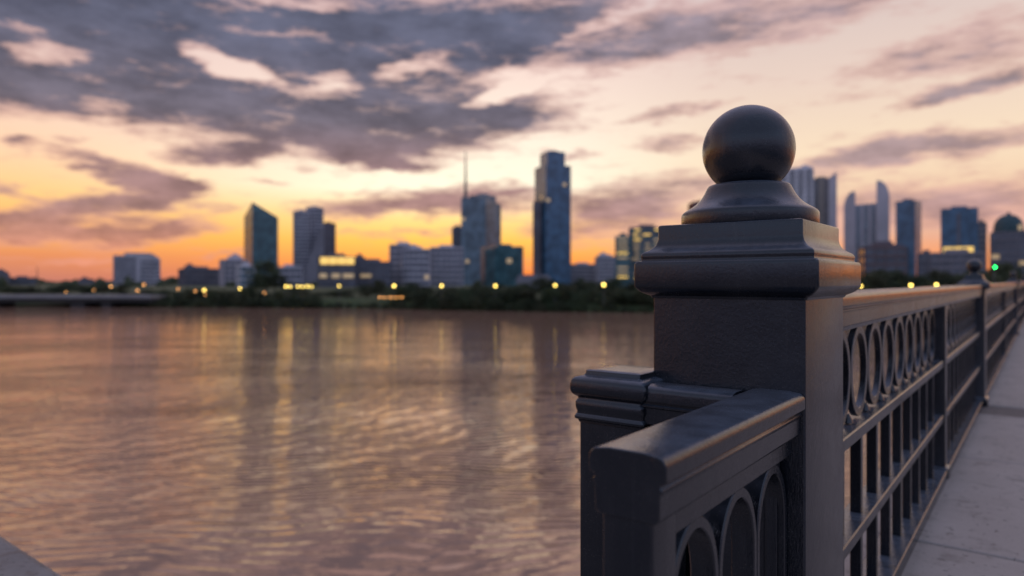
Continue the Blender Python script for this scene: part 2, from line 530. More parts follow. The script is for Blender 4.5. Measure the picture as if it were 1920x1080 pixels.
m = MB()
cols = [-3000 + i * 40 for i in range(201)]
backs = [-1.5, 0, 1.2, 2.5, 4, 6, 8, 10, 14, 25, 50, 100, 200, 500, 1500, 6000]
vs = []
for b in backs:
    for px in cols:
        y = shore_y(px) + b + (rnd.uniform(-.6, .6) if b < 12 else 0)
        vs.append(wc((px - CX) / F_PX * y, y, bank_z(px, b) + (rnd.uniform(-.12, .12) if 0 < b < 60 else 0)))
n = len(cols)
m.add(vs, [(i * n + j, i * n + j + 1, (i + 1) * n + j + 1, (i + 1) * n + j) for i in range(len(backs) - 1) for j in range(n - 1)])
tag(m.obj('far_riverbank', GRASS, smooth=60), kind='structure')

# bridge: deck, roadway, kerb, viewing platform, walkway slabs
m = MB()
m.box(-.72, 16, -40, 215, -1.3, -.20)
for y in (-20, 20, 60, 100, 140):
    m.box(.4, 15, y, y + 2.2, -9, -1.3)
tag(m.obj('bridge_deck', OLDCON), kind='structure')
m = MB()
m.box(2.752, 15.998, -39.99, 214.99, -.196, -.11)
tag(m.obj('roadway', ASPHALT), kind='structure')
m = MB()
m.box(2.5, 2.75, -39.98, 214.98, -.197, .02)
tag(m.obj('kerb', OLDCON, bevel=.015), kind='structure')
m = MB()
m.box(-7.0, -.725, -9, 1.05, -1.3, -.004)
m.box(-1.2, -.725, 1.05, 2.25, -9, -.004)
m.box(-6.2, -.9, -8, .6, -9, -1.3)
tag(m.obj('viewing_platform', STONE, bevel=.03), kind='structure')
walk = MB()
walk.box(-.719, 2.498, -39.97, 214.97, -.198, -.02)
walk = tag(walk.obj('walkway', PAVE2), kind='structure')


def slab_mesh(y0, y1, material):
    s = MB()
    s.box(-.718, 2.496, 0, y1 - y0, -.02, 0)
    return s.mesh('concrete_slab', material)


joints = [1.6 - 1.78 * k for k in range(8, 0, -1)] + [1.6, 3.38, 5.16, 6.93]
for a, b in zip(joints, joints[1:]):
    link('concrete_slab', slab_mesh(a + .008, b - .008, PAVE), walk, .008, (0, a + .008, .001 * rnd.uniform(-2, 2)))
link('expansion_strip', slab_mesh(6.938, 7.44, PAVE2), walk, .006, (0, 6.938, -.006))
sm = slab_mesh(0, 1.764, PAVE)
y = 7.448
while y < 62:
    link('concrete_slab', sm, walk, .008 if y < 20 else 0, (0, y + .008, .001 * rnd.uniform(-2, 2)))
    y += 1.78
m = MB()
m.box(-.718, 2.496, y + .01, 215, -.02, 0)
m.obj('far_paving', PAVE, walk)

# ------------------------------------------------------------------ the pillar in the foreground
PX, PY = -.59, 1.76
t = empty('railing_pillar', (PX, PY, 0), 'large square black iron pillar with ball finial in the foreground, tallest of the railing', 'pillar')
m = MB()
m.square([(.205, .001), (.205, .11), (.200, .12), (.1815, .14), (.180, .145), (.180, 1.058)], rad=.005)
m.obj('shaft', IRON, t, 40)
m = MB()
m.square([(.1835, 1.0585), (.186, 1.064), (.199, 1.070), (.207, 1.076), (.2145, 1.085), (.2155, 1.089), (.2155, 1.139), (.2145, 1.144), (.211, 1.148),
          (.2035, 1.149), (.2025, 1.151), (.2025, 1.155), (.2035, 1.159), (.2030, 1.164), (.2005, 1.1685), (.196, 1.172), (.1885, 1.176), (.182, 1.181),
          (.1765, 1.188), (.1735, 1.196), (.172, 1.204), (.172, 1.233), (.1705, 1.2365), (.167, 1.238), (.10, 1.2385)], rad=.006)
m.obj('cap', IRON, t, 32)
m = MB()
m.lathe([(r_ * .955, z_) for r_, z_ in [(.172, 1.2390), (.1735, 1.243), (.1735, 1.264), (.172, 1.270), (.168, 1.2745), (.162, 1.2785), (.150, 1.285), (.138, 1.293), (.128, 1.302), (.120, 1.312),
         (.1135, 1.322), (.109, 1.331), (.106, 1.337), (.1025, 1.341), (.097, 1.343), (.06, 1.3435)]], -.004, 0, seg=96)
m.obj('finial_base', IRON, t, 34)
m = MB()
R = .1125
zc = 1.4315
m.lathe([(R * math.sin(a), zc - R * math.cos(a)) for a in [math.radians(35 + i * (145 - 0.5) / 40) for i in range(41)]], -.005, 0, seg=96)
m.obj('ball_finial', IRON, t, 40)

# handrail section: outline with rounded top corners, fascia, bead and lower fascia


def rail_profile(cx, top, w=.062, d=.105):
    r = .016
    half = []
    for k in range(6):
        a = math.pi / 2 * k / 5
        half.append((w - r + r * math.sin(a), top - r + r * math.cos(a)))
    half = [(w * .45, top + .0025)] + half
    half += [(w, top - .034), (w - .002, top - .037), (w - .009, top - .039), (w - .0095, top - .043), (w - .006, top - .046), (w - .006, top - .050),
             (w - .010, top - .053), (w - .0105, top - .090), (w - .014, top - .093), (w - .016, top - d)]
    return [(cx + u, z) for u, z in half] + [(cx - u, z) for u, z in reversed(half)]


def ellipse_ring(name, a, b, wall, depth):
    """elliptical iron ring standing in the y-z plane, centred on its origin"""
    mb = MB()
    N = 48
    e = .002
    sect = [(0, -depth / 2 + e), (e, -depth / 2), (wall - e, -depth / 2), (wall, -depth / 2 + e), (wall, depth / 2 - e), (wall - e, depth / 2), (e, depth / 2), (0, depth / 2 - e)]
    vs, fs = [], []
    for i in range(N):
        p = 2 * math.pi * i / N
        for (w, x) in sect:
            vs.append((x, (a - w) * math.cos(p), (b - w) * math.sin(p)))
    k = len(sect)
    for i in range(N):
        for j in range(k):
            fs.append((i * k + j, i * k + (j + 1) % k, ((i + 1) % N) * k + (j + 1) % k, ((i + 1) % N) * k + j))
    mb.add(vs, fs)
    return mb.mesh(name, IRON, 30)


RX = -.48                                           # line of the railing panels
PITCH = .26
RING = ellipse_ring('ring', .1290, .1470, .028, .020)


def arch_mesh(a, top, rise, bottom, wall, crown, depth):
    """one bay of a cast arcade: elliptical head on straight legs, in the y-z plane"""
    mb = MB()
    pts = []
    zs = top - rise
    for k in range(33):
        p = math.pi * k / 32
        c_, s_ = math.cos(p), math.sin(p)
        pts.append(((a * c_, zs + rise * s_), ((a - wall) * c_, zs + (rise - crown) * s_)))
    pts = [((a, bottom), (a - wall, bottom))] + pts + [((-a, bottom), (-a + wall, bottom))]
    e = .0025
    rings = []
    for (oy, oz), (iy, iz) in pts:
        d = Vector((iy - oy, iz - oz)).normalized() * e
        rings.append([(-depth / 2, oy + d.x, oz + d.y), (-depth / 2, iy - d.x, iz - d.y), (-depth / 2 + e, iy, iz), (depth / 2 - e, iy, iz),
                      (depth / 2, iy - d.x, iz - d.y), (depth / 2, oy + d.x, oz + d.y), (depth / 2 - e, oy, oz), (-depth / 2 + e, oy, oz)])
    mb.loft(rings)
    return mb.mesh('arch', IRON, 30)


ARCH = arch_mesh(.0992, .7195, .135, .3595, .0165, .022, .046)


def bar_mesh(z0, z1):
    mb = MB()
    mb.square([(.0155, z0), (.0155, z1)], rad=.002, seg=1)
    me = mb.mesh('baluster', IRON, 30)
    for v in me.vertices:
        v.co.x *= 1.05
    return me


BAR_UP, BAR_LOW = bar_mesh(.3575, .6245), bar_mesh(.0555, .3235)
TIP = MB()
TIP.lathe([(.006, 0), (.017, .004), (.013, .016), (.006, .030)], seg=12)
TIP = TIP.mesh('finial_stud', IRON, 50)


def panel(y0, y1, yst, label, phase=None):
    """railing panel from y0 to y1: handrail over rings over two tiers of balusters"""
    t = empty('railing_section', (RX, (y0 + y1) / 2, 0), label, 'railing', 'railing panels along the bridge walkway')
    oy = (y0 + y1) / 2
    m = MB()
    m.extrude(rail_profile(0, 1.068, .063, .104), 'y', y0 - oy, y1 - oy)
    m.obj('handrail', IRON, t, 32)
    for (z0, z1, w) in ((.625, .660, .040), (.324, .357, .040), (.0015, .055, .058)):
        m = MB()
        r = .004
        m.extrude([(w, z0), (w, z1 - r), (w - r, z1), (-w + r, z1), (-w, z1 - r), (-w, z0)], 'y', y0 - oy, y1 - oy)
        m.obj('bottom_rail' if z0 < .1 else 'lower_rail', IRON, t, 30)
    if yst is not None:
        m = MB()
        m.square([(.062, .0015), (.062, .052), (.0625, .0525), (.0625, .058), (.046, .064), (.046, .9630)], cy=yst - oy, rad=.004)
        me = m.obj('stanchion', IRON, t, 30)
    spans = [(y0, yst - .044), (yst + .044, y1)] if yst is not None else [(y0, y1)]
    for i, (a, b) in enumerate(spans):
        k = int((b - a) / PITCH + .02)
        st = a + (b - a - k * PITCH) / 2 + PITCH / 2
        for j in range(k):
            yy = st + j * PITCH - oy
            link('ring', RING, t, 0, (0, yy, .8130))
            link('baluster', BAR_UP, t, 0, (0, yy, 0))
            link('baluster', BAR_LOW, t, 0, (0, yy, 0))
            if j < k - 1 and yy + oy < 12:
                link('finial_stud', TIP, t, 0, (0, yy + PITCH / 2, .6605))
    return t


def small_post(y, label):
    t = empty('railing_post', (-.495, y, 0), label, 'post', 'ball topped posts along the walkway railing')
    m = MB()
    m.square([(.105, .001), (.105, .06), (.086, .075), (.085, .08), (.085, 1.02)], rad=.005)
    m.obj('shaft', IRON, t, 40)
    m = MB()
    m.square([(.087, 1.021), (.112, 1.035), (.124, 1.045), (.124, 1.074), (.120, 1.080), (.110, 1.088), (.094, 1.098), (.080, 1.112), (.071, 1.130), (.066, 1.148), (.062, 1.160), (.030, 1.162)], rad=.005)
    m.obj('cap', IRON, t, 34)
    m = MB()
    m.lathe([(.040, 1.163), (.038, 1.172), (.030, 1.182)] + [(.060 * math.sin(a), 1.236 - .060 * math.cos(a)) for a in [math.radians(34 + i * 145.5 / 20) for i in range(21)]], seg=40)
    m.obj('ball_finial', IRON, t, 50)
    return t


POSTS = [7.46, 17.4, 26.7, 36.0, 45.3, 54.6, 63.9]
panel(PY + .181, POSTS[0] - .086, 4.57, 'black iron railing panel of rings over bars, joined to the big ball pillar')
PL = ['black ring railing panel just beyond the first small ball post', 'railing panel between the second and third small ball posts, blurred', ]
FAR = ['fourth', 'fifth', 'sixth', 'seventh']
for i, (a, b) in enumerate(zip(POSTS, POSTS[1:])):
    t = panel(a + .086, b - .086, (a + b) / 2 if i else 12.3, PL[i] if i < 2 else FAR[i - 2] + ' railing panel from the near end, a sliver at the right picture edge')
for i, y in enumerate(POSTS):
    lab = ['nearest of the small ball topped railing posts, at the end of the first panel', 'second small ball topped post, beneath the green traffic light',
           'third small ball topped post, at the right picture edge'][i] if i < 3 else FAR[i - 3] + ' small ball topped post from the near end, tiny at the right picture edge'
    small_post(y, lab)

# ------------------------------------------------------------------ lower rail in front of the pillar, corner post and cross rail
NX = -.472
t = empty('low_railing', (NX, 1.2, 0), 'low moulded black rail over arched openings running from the pillar towards the camera', 'railing')
m = MB()
m.extrude(rail_profile(0, .857, .062, .096), 'y', .882 - 1.2, 1.5790 - 1.2)
m.obj('handrail', IRON, t, 32, bevel=.0025)
m = MB()
m.square([(.040, .002), (.040, .7605)], cx=-.0, cy=.925 - 1.2, rad=.004)
m.obj('end_post', IRON, t, 30)
m = MB()
m.box(-.012, .012, 1.545 - 1.2, 1.568 - 1.2, .06, .7605)
m.obj('end_bar', IRON, t, bevel=.002)
for i in range(3):
    link('arch', ARCH, t, 0, (.004, 1.0690 + i * .2000 - 1.2, 0))
for z0, z1 in ((.320, .3590), (.004, .055), (.7200, .7602)):
    m = MB()
    m.box(-.035, .035, .967 - 1.2, 1.5785 - 1.2, z0, z1)
    m.obj('top_bar' if z1 > .7 else 'lower_rail', IRON, t, bevel=.003)
for i in range(3):
    me = bar_mesh(.0555, .3195)
    link('baluster', me, t, 0, (0, 1.0690 + i * .2000 - 1.2, 0))

t = empty('corner_post', (-.842, 1.575, 0), 'short square black post with moulded flat cap, left of the big ball pillar', 'post')
m = MB()
m.square([(.086, .001), (.086, .745), (.089, .748), (.090, .752)], rad=.006)
m.obj('shaft', IRON, t, 40)
m = MB()
m.square([(.0905, .7525), (.0965, .756), (.0975, .761), (.095, .766), (.0925, .769), (.0925, .776), (.0945, .781), (.0955, .788), (.0955, .798), (.093, .802), (.0905, .806), (.0905, .809),
          (.096, .8135), (.1015, .818), (.1045, .824), (.1055, .832), (.105, .846), (.102, .854), (.096, .8595), (.085, .862), (.080, .8635), (.0775, .867), (.076, .875), (.073, .877), (.04, .8775)], rad=.008)
m.obj('cap', IRON, t, 34)
t = empty('cross_rail', (-.68, 1.52, 0), 'short black moulded rail across the foot of the pillar to the corner post', 'railing')
m = MB()
m.extrude([(u, z) for u, z in rail_profile(1.5295 - 1.52, .853, .048, .092)], 'x', -.757 + .68, -.5365 + .68)
m.obj('handrail', IRON, t, 32)
m = MB()
m.square([(.03, .002), (.03, .7605)], cx=-.700 + .68, rad=.004)
m.obj('leg', IRON, t, 30)

# ------------------------------------------------------------------ buildings on the far bank
GZ = -3.2                                             # ground level behind the bank


class Bld:
    def __init__(self, name, label, D, xref, cat='building', group='skyline buildings beyond the river'):
        self.D, self.x0 = D, (xref - CX) / F_PX * D
        self.gz = bank_z(0, D - 185)
        self.root = empty(name, wc(self.x0, D, self.gz), label, cat, group, TH - math.atan((xref - CX) / F_PX))
        self.a0 = math.atan((xref - CX) / F_PX)       # each building squarely faces the river bend the camera stands on
        self.R = D / math.cos(self.a0)

    def pt(self, px, d=0.0):
        return ((self.R + d) * math.tan(math.atan((px - CX) / F_PX) - self.a0), d)

    def z(self, py, d=0.0):
        return zpx(py, self.D + d * math.cos(self.a0)) - self.gz

    # --- facade relief: piers and spandrels proud of the body, window panes between them
    def facade(self, p, q, z0, z1, wall, panes, fl=4.0, bay=4.2, pier=.45, span=1.3, proud=.35, lit=None, litp=0.0):
        d = Vector((q[0] - p[0], q[1] - p[1], 0))
        L = d.length
        if L < 4 or z1 - z0 < 5:
            return
        d /= L
        nrm = Vector((d.y, -d.x, 0))
        nf = max(1, int(round((z1 - z0) / fl)))
        nb = max(1, int(round(L / bay)))
        p = Vector((p[0], p[1], 0))

        def slab(mb, s0, s1, h0, h1, pr, back=.02):
            a, b = p + d * s0, p + d * s1
            vs = [a + nrm * back, b + nrm * back, b + nrm * pr, a + nrm * pr]
            lo = [(v.x, v.y, h0) for v in vs]
            hi = [(v.x, v.y, h1) for v in vs]
            mb.add(lo + hi, [(2, 3, 7, 6), (3, 0, 4, 7), (1, 2, 6, 5), (4, 5, 6, 7), (0, 1, 2, 3)])
        for i in range(nf + 1):
            h = z0 + (z1 - z0) * i / nf
            slab(wall, 0, L, max(z0, h - span / 2), min(z1, h + span / 2), proud)
        for j in range(nb + 1):
            s = L * j / nb
            slab(wall, max(0, s - pier / 2), min(L, s + pier / 2), z0, z1, proud + .12)
        for i in range(nf):
            h0, h1 = z0 + (z1 - z0) * i / nf + span / 2, z0 + (z1 - z0) * (i + 1) / nf - span / 2
            for j in range(nb):
                s0, s1 = L * j / nb + pier / 2, L * (j + 1) / nb - pier / 2
                tgt = lit if (lit is not None and rnd.random() < litp) else panes
                a, b = p + d * s0 + nrm * .06, p + d * s1 + nrm * .06
                tgt.add([(a.x, a.y, h0), (b.x, b.y, h0), (b.x, b.y, h1), (a.x, a.y, h1)], [(0, 1, 2, 3)])

    def block(self, x0, xc, x1, top, wall=None, glass=None, tops=None, depth=1.0, d=0.0, base=None, part='wall', grid=True, litp=0.0, **kw):
        """box tower: left edge, near corner and right edge in photo columns, top row of the near corner"""
        wall, glass = wall or CON_GREY, glass or G_DARK
        Dc = self.D + d
        a, b = (xc - x0) / F_PX * Dc, (x1 - xc) / F_PX * Dc
        if a < .5:
            lv, rv = b * .8 * depth, 0.0
            C, Lp, Rp = self.pt(x0, d), None, self.pt(x1, d)
            Lp = (C[0] - .02 * b, d + lv)
            B = (Rp[0] + .02 * b * 0, d + lv)
            a_side = True
        elif b < .5:
            C, Lp = self.pt(x1, d), self.pt(x0, d)
            Rp = (C[0], d + a * .8 * depth)
            B = (Lp[0], d + a * .8 * depth)
        else:
            C, Lp, Rp = self.pt(xc, d), self.pt(x0, d + b * depth), self.pt(x1, d + a * depth)
            B = (Lp[0] + Rp[0] - C[0], Lp[1] + Rp[1] - C[1])
        quad = [Lp, C, Rp, B]
        zt = self.z(top, d)
        if tops:
            zs = [self.z(v, d) for v in tops]
        else:
            zs = [zt] * 4
        zb = 0.0 if base is None else self.z(base, d)
        m = MB()
        m.loft([[(p[0], p[1], zb) for p in quad], [(p[0], p[1], z) for p, z in zip(quad, zs)]])
        panes, lit = MB(), MB()
        if grid:
            for i in range(4):
                p, q = quad[i], quad[(i + 1) % 4]
                self.facade(p, q, zb + .3, min(zs[i], zs[(i + 1) % 4]) - .6, m, panes, lit=lit, litp=litp if i < 2 else 0, **kw)
        if not tops:
            z1 = max(zs)
            cx, cy = sum(p[0] for p in quad) / 4, sum(p[1] for p in quad) / 4
            q2 = [((p[0] - cx) * .45 + cx, (p[1] - cy) * .45 + cy) for p in quad]
            m.loft([[(p[0], p[1], z1 + .01) for p in q2], [(p[0], p[1], z1 + 1.8) for p in q2]])
        m.obj(part, wall, self.root)
        if panes.f:
            tag(panes.obj('window_grid', glass, self.root), kind='stuff')
        if lit.f:
            tag(lit.obj('lit_window_grid', LIT_DIM, self.root), kind='stuff')
        return quad

    def prism(self, poly, dep, mat_, part='wall', d=0.0, base=None):
        """outline in photo pixels (front face at depth D + d) given a real depth"""
        m = MB()
        fr = [(self.pt(x, d)[0], self.z(y, d) if y is not None else 0.0) for x, y in poly]
        m.loft([[(x, d, z) for x, z in fr], [(x, d + dep, z) for x, z in fr]])
        return m.obj(part, mat_, self.root)

    def front(self, x0, x1, y0, y1, wall, glass, d=0.0, litp=0.0, **kw):
        m, panes, lit = MB(), MB(), MB()
        p, q = self.pt(x0, d), self.pt(x1, d)
        self.facade(p, q, self.z(y1, d) if y1 else .3, self.z(y0, d), m, panes, lit=lit, litp=litp, **kw)
        if m.f:
            tag(m.obj('facade_frame', wall, self.root), kind='stuff')
        if panes.f:
            tag(panes.obj('window_grid', glass, self.root), kind='stuff')
        if lit.f:
            tag(lit.obj('lit_window_grid', LIT_DIM, self.root), kind='stuff')

    def strip(self, x0, x1, y0, y1, d=0.0, m_=None, name='lit_window'):
        a, b = self.pt(x0, d)[0], self.pt(x1, d)[0]
        m = MB()
        m.box(a, b, d - .75, d - .52, self.z(y1, d), self.z(y0, d))
        return m.obj(name, m_ or LIT, self.root)


# far left low houses
b = Bld('low_building', 'small dark gabled building at the far left edge of the skyline', 620, 5)
b.prism([(-14, None), (-14, 512), (2, 503), (18, 512), (18, None)], 26, CON_DARK)
b = Bld('low_building', 'low dark flat roofed shed right of the gabled building at far left', 640, 40)
b.block(18, 18, 66, 521, CON_DARK, G_DARK)
b = Bld('low_building', 'low dark house with pitched roof left of the wide grey block', 760, 175)
b.prism([(146, None), (146, 526), (158, 518), (172, 526), (204, 526), (204, None)], 24, CON_DARK)
# wide grey block
b = Bld('office_block', 'wide grey office block with stepped roof, alone near the left of the skyline', 640, 255)
b.prism([(212, None), (212, 479), (233, 479), (233, 474), (283, 474), (291, 478), (301, 485), (301, None)], 34, CON_GREY)
b.front(213, 255, 482, None, CON_GREY, G_DARK, bay=3.6)
b.front(263, 300, 487, None, CON_GREY, G_DARK, bay=3.6)
# low pair
b = Bld('office_block', 'low dark block with raised roof box, right of the wide grey block', 560, 370)
b.block(335, 348, 412, 503, CON_DARK, G_DARK)
b.block(345, 345, 366, 498, CON_DARK, G_DARK, base=506, d=6, part='roof_box', grid=False)
b = Bld('office_block', 'mid height grey block with stepped top beside the slant roofed tower', 520, 435)
b.block(412, 420, 462, 486, CON_GREY, G_DARK)
b.block(428, 428, 455, 480, CON_GREY, G_DARK, base=490, d=4, part='roof_box', grid=False)
b = Bld('office_block', 'low pale glass building at the foot of the slant roofed tower', 470, 458)
b.block(444, 450, 478, 497, CON_PALE, G_PALE)
# slanted glass tower
b = Bld('glass_tower', 'teal glass tower with sloping pointed roof, left of the twin grey slabs', 700, 475, 'tower')
b.block(458, 473, 521, 378, G_TEAL, G_TEAL, tops=[402, 379, 405, 398], pier=.5, span=.9, proud=.15, bay=5)
b.strip(458.5, 459, 404, 404.5, m_=CON_PALE, name='roof_trim')
# grey twin slabs
b = Bld('grey_tower', 'grey slab tower with stepped flat top, right of the slant roofed tower', 760, 575, 'tower')
b.block(550, 551, 580, 396, CON_GREY, G_DARK, depth=.9, bay=3.4)
b.block(574, 575, 606, 388, CON_GREY, G_DARK, d=8, bay=3.4, part='rear_slab')
b.prism([(568, None), (568, 520), (600, 425), (606, 425), (606, None)], 30, CON_MID, 'sloped_wing', d=-14)
b = Bld('brown_tower', 'narrow red brown tower tucked behind the grey slab tower', 860, 617, 'tower')
b.block(602, 606, 629, 418, BRICK, G_DARK, bay=3.6)
# lit building
b = Bld('office_building', 'low office building with bright yellow lit top floor', 420, 632)
b.block(597, 597, 666, 480, CON_DARK, G_DARK, bay=5)
for i in range(4):
    b.strip(600.5 + i * 16.2, 615.6 + i * 16.2, 482.5, 495.5)
for x0, x1 in ((599, 613), (622, 637), (643, 663)):
    b.strip(x0, x1, 513, 521, m_=LIT_DIM)
b = Bld('office_building', 'low dark office wing right of the building with the lit top floor', 440, 700)
b.block(664, 664, 732, 490, CON_DARK, G_DARK)
b.block(664, 664, 684, 481, CON_DARK, G_DARK, base=492, d=3, part='roof_box', grid=False)
b.strip(676, 696, 514, 520, m_=LIT_DIM)
b = Bld('office_building', 'low plain grey building in the gap between the two leftmost towers', 480, 535)
b.block(520, 520, 566, 500, CON_GREY, G_DARK)
# stepped block with lit windows
b = Bld('apartment_block', 'grey apartment block with stepped roof and scattered lit windows', 470, 768)
b.block(731, 732, 781, 458, CON_GREY, G_DARK, bay=3.4)
b.block(756, 757, 805, 466, CON_GREY, G_DARK, d=-10, bay=3.4, part='front_wing', litp=.14)
# block left of the spire tower
b = Bld('office_block', 'pale grey mid height block left of the tower with the mast', 520, 840)
b.block(807, 808, 868, 463, CON_GREY, G_DARK, bay=3.8)
b = Bld('slim_tower', 'slim dark tower slab just left of the tower with the mast', 800, 857, 'tower')
b.block(848, 850, 868, 425, CON_DARK, G_DARK)
# mast tower
b = Bld('mast_tower', 'pale blue glass tower with a tall mast on its left corner', 640, 905, 'tower')
b.block(865, 911, 939, 377, G_PALE, G_PALE, depth=.9, pier=.4, span=.8, proud=.12, bay=4.5, tops=[367, 371, 379, 370], litp=.015)
b.block(880, 905, 930, 364, G_PALE, G_PALE, base=378, d=7, part='crown', grid=False)
m = MB()
xm, dm = b.pt(873, 15)
m.tube([(xm, dm, b.z(372, 15)), (xm, dm, b.z(340, 15)), (xm, dm, b.z(283, 15))], [2.0, 1.1, .45], 10)
m.obj('mast', METAL, b.root)
b = Bld('glass_block', 'dark blue glass podium block in front of the mast tower', 520, 940)
b.block(902, 928, 981, 461, G_TEAL, G_TEAL, depth=.8, pier=.4, span=.8, proud=.12, litp=.02)
# tallest tower
b = Bld('tall_tower', 'tallest dark blue glass skyscraper with stepped crown', 680, 1040, 'skyscraper')
b.block(1003, 1024, 1070, 308, G_BLUE, G_BLUE, pier=.4, span=.8, proud=.12, bay=4.5, litp=.012)
b.block(1013, 1026, 1059, 283, G_BLUE, G_BLUE, base=309, d=3, part='crown', pier=.4, span=.8, proud=.12, bay=4.5)
b.block(1000, 1001, 1014, 378, BRICK, G_DARK, d=6, part='side_wing')
b = Bld('low_building', 'low pale hall with sloping ends at the foot of the tallest skyscraper', 380, 1002)
b.prism([(968, None), (968, 524), (973, 515), (1028, 515), (1034, 524), (1034, None)], 26, CON_MID)
# low blocks to its right
b = Bld('office_block', 'low plain grey block right of the tallest skyscraper', 720, 1092)
b.block(1067, 1068, 1117, 495, CON_GREY, G_DARK)
b = Bld('office_block', 'mid height grey block between the tallest skyscraper and the lit office', 680, 1135)
b.block(1116, 1122, 1158, 480, CON_GREY, G_DARK)
b.block(1122, 1122, 1140, 476, CON_GREY, G_DARK, base=484, d=4, part='roof_box', grid=False)
# lit office beside the pillar cap
b = Bld('lit_office', 'glass office with rows of yellow lit windows beside the pillar cap', 420, 1190)
b.block(1154, 1154, 1182, 442, G_TEAL, G_TEAL, pier=.4, span=1.0, proud=.12)
b.block(1180.6, 1180.6, 1246, 426, CON_DARK, G_TEAL, d=4, part='tall_wing')
for k, y in enumerate(range(446, 526, 9)):
    if k != 5:
        b.strip(1158, 1177, y, y + 2.8, m_=LIT if k in (3, 8) else LIT_DIM)
for k, y in enumerate(range(430, 526, 9)):
    for x0, x1 in ((1184, 1202), (1204, 1222), (1225, 1242)):
        if rnd.random() < .62:
            b.strip(x0 + rnd.uniform(0, 7), x1 - rnd.uniform(0, 6), y, y + 2.6, d=4, m_=LIT if k < 2 or rnd.random() < .2 else LIT_DIM)
b = Bld('red_tower', 'red brown tower top peeping out behind the pillar cap', 700, 1320, 'tower')
b.block(1291, 1300, 1345, 377, REDSTEEL, G_DARK)
# right hand group
b = Bld('striped_tower', 'broad pale tower with dark vertical window stripes behind the ball finial', 560, 1520, 'tower')
b.block(1462, 1463, 1525, 316, CON_PALE, G_DARK, depth=.6, bay=6, pier=3.0)
b.block(1520, 1521, 1560, 335, PLASTER, G_DARK, d=4, part='right_wing', bay=8, pier=3.6)
b.prism([(1554, None), (1554, 336), (1569, 324), (1570, None)], 20, CON_GREY, 'fin', d=-3)
b.block(1496, 1496, 1524, 312, CON_PALE, G_DARK, base=318, d=6, part='roof_box', grid=False)
b = Bld('horned_tower', 'pale tower with two curved horn shaped fins on its roof', 600, 1626, 'tower')
b.prism([(1601, None), (1601, 383), (1646, 381), (1646, None)], 26, CON_GREY, d=4)
b.front(1602, 1645, 386, None, CON_GREY, G_PALE, d=4, bay=6, pier=2.4)
b.prism([(1582, None), (1582, 384), (1585, 372), (1591, 362), (1598, 357), (1603, 357), (1603, None)], 32, CON_GREY, 'horn')
b.prism([(1644, None), (1644, 339), (1651, 340), (1659, 346), (1665, 355), (1668, 368), (1668, None)], 32, CON_GREY, 'horn')
b = Bld('brick_block', 'low red brown block in front of the horned tower', 330, 1655)
b.block(1610, 1622, 1700, 462, BRICK, G_DARK, bay=4.6, depth=.5)
b.block(1624, 1624, 1692, 458, CON_DARK, G_DARK, base=464, d=4, part='roof_box', grid=False)
b = Bld('blue_tower', 'plain narrow blue glass tower right of the horned tower', 520, 1700, 'tower')
b.block(1680, 1716, 1727, 376, G_BLUE, G_BLUE, depth=.9, pier=.35, span=.7, proud=.1)
b = Bld('low_building', 'low dark block right of the narrow blue tower', 420, 1736)
b.block(1722, 1722, 1752, 474, CON_DARK, G_DARK)
b = Bld('blue_office', 'square blue grey tower with a yellow lit band low on its front', 480, 1800, 'tower')
b.block(1765, 1766, 1833, 390, G_BLUE, G_BLUE, pier=.9, span=1.2, proud=.2)
for i in range(3):
    b.strip(1769 + i * 19.4, 1786.5 + i * 19.4, 463, 474)
b.strip(1794, 1801, 400, 460, m_=G_DARK, name='window_slot')
b.block(1831, 1832, 1849, 418, PLASTER, G_DARK, d=3, part='side_wing')
b = Bld('office_block', 'low grey block under the yellow lit band, left of the small ball post', 360, 1775)
b.block(1745, 1745, 1845, 473, CON_MID, G_DARK, bay=5)
b = Bld('domed_building', 'brown building with a dark green dome at the right picture edge', 400, 1895)
b.block(1858, 1859, 1945, 434, CON_DARK, G_DARK, bay=4.6, litp=.03)
m = MB()
xd = b.pt(1891, 9)[0]
rd = 24 / F_PX * 409
zb = b.z(434, 9)
m.lathe([(rd, zb - 1), (rd, zb + 2.2)] + [(rd * .97 * math.cos(a), zb + 2.3 + rd * 1.05 * math.sin(a)) for a in [i * math.pi / 2 / 9 for i in range(9)]] + [(.12 * rd, zb + 2.3 + rd * 1.1), (.1 * rd, zb + 2.3 + rd * 1.2)], xd, 9, 24)
m.obj('dome', COPPER, b.root, 30)
b.strip(1909, 1917, 422, 432, m_=LIT_DIM)
# antenna
b = Bld('antenna_mast', 'thin antenna mast above the trees at far left', 600, 70, 'mast', None)
m = MB()
m.tube([(0, 0, 0), (0, 0, b.z(499))], [.5, .22], 8)
m.obj('pole', METAL, b.root)

# low concrete bridge at the left
t = empty('low_bridge', wc(-140, 200, WATER_Z), 'low pale concrete bridge over the water at the left edge', 'bridge', None, TH)
m = MB()
m.box(-90, 36, 0, 9, zpx(559.5, 200) - WATER_Z, zpx(553.5, 200) - WATER_Z)
m.obj('deck', OLDCON, t)
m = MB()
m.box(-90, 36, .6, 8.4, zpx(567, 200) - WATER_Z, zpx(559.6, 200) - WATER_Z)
m.obj('beam', SHADED_CON, t)
for px, w in ((-160, 24), (-20, 24), (140, 26), (198, 18)):
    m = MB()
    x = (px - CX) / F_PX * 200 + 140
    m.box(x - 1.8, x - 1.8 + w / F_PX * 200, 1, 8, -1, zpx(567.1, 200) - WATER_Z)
    m.obj('pier', SHADED_CON, t)

# ------------------------------------------------------------------ trees


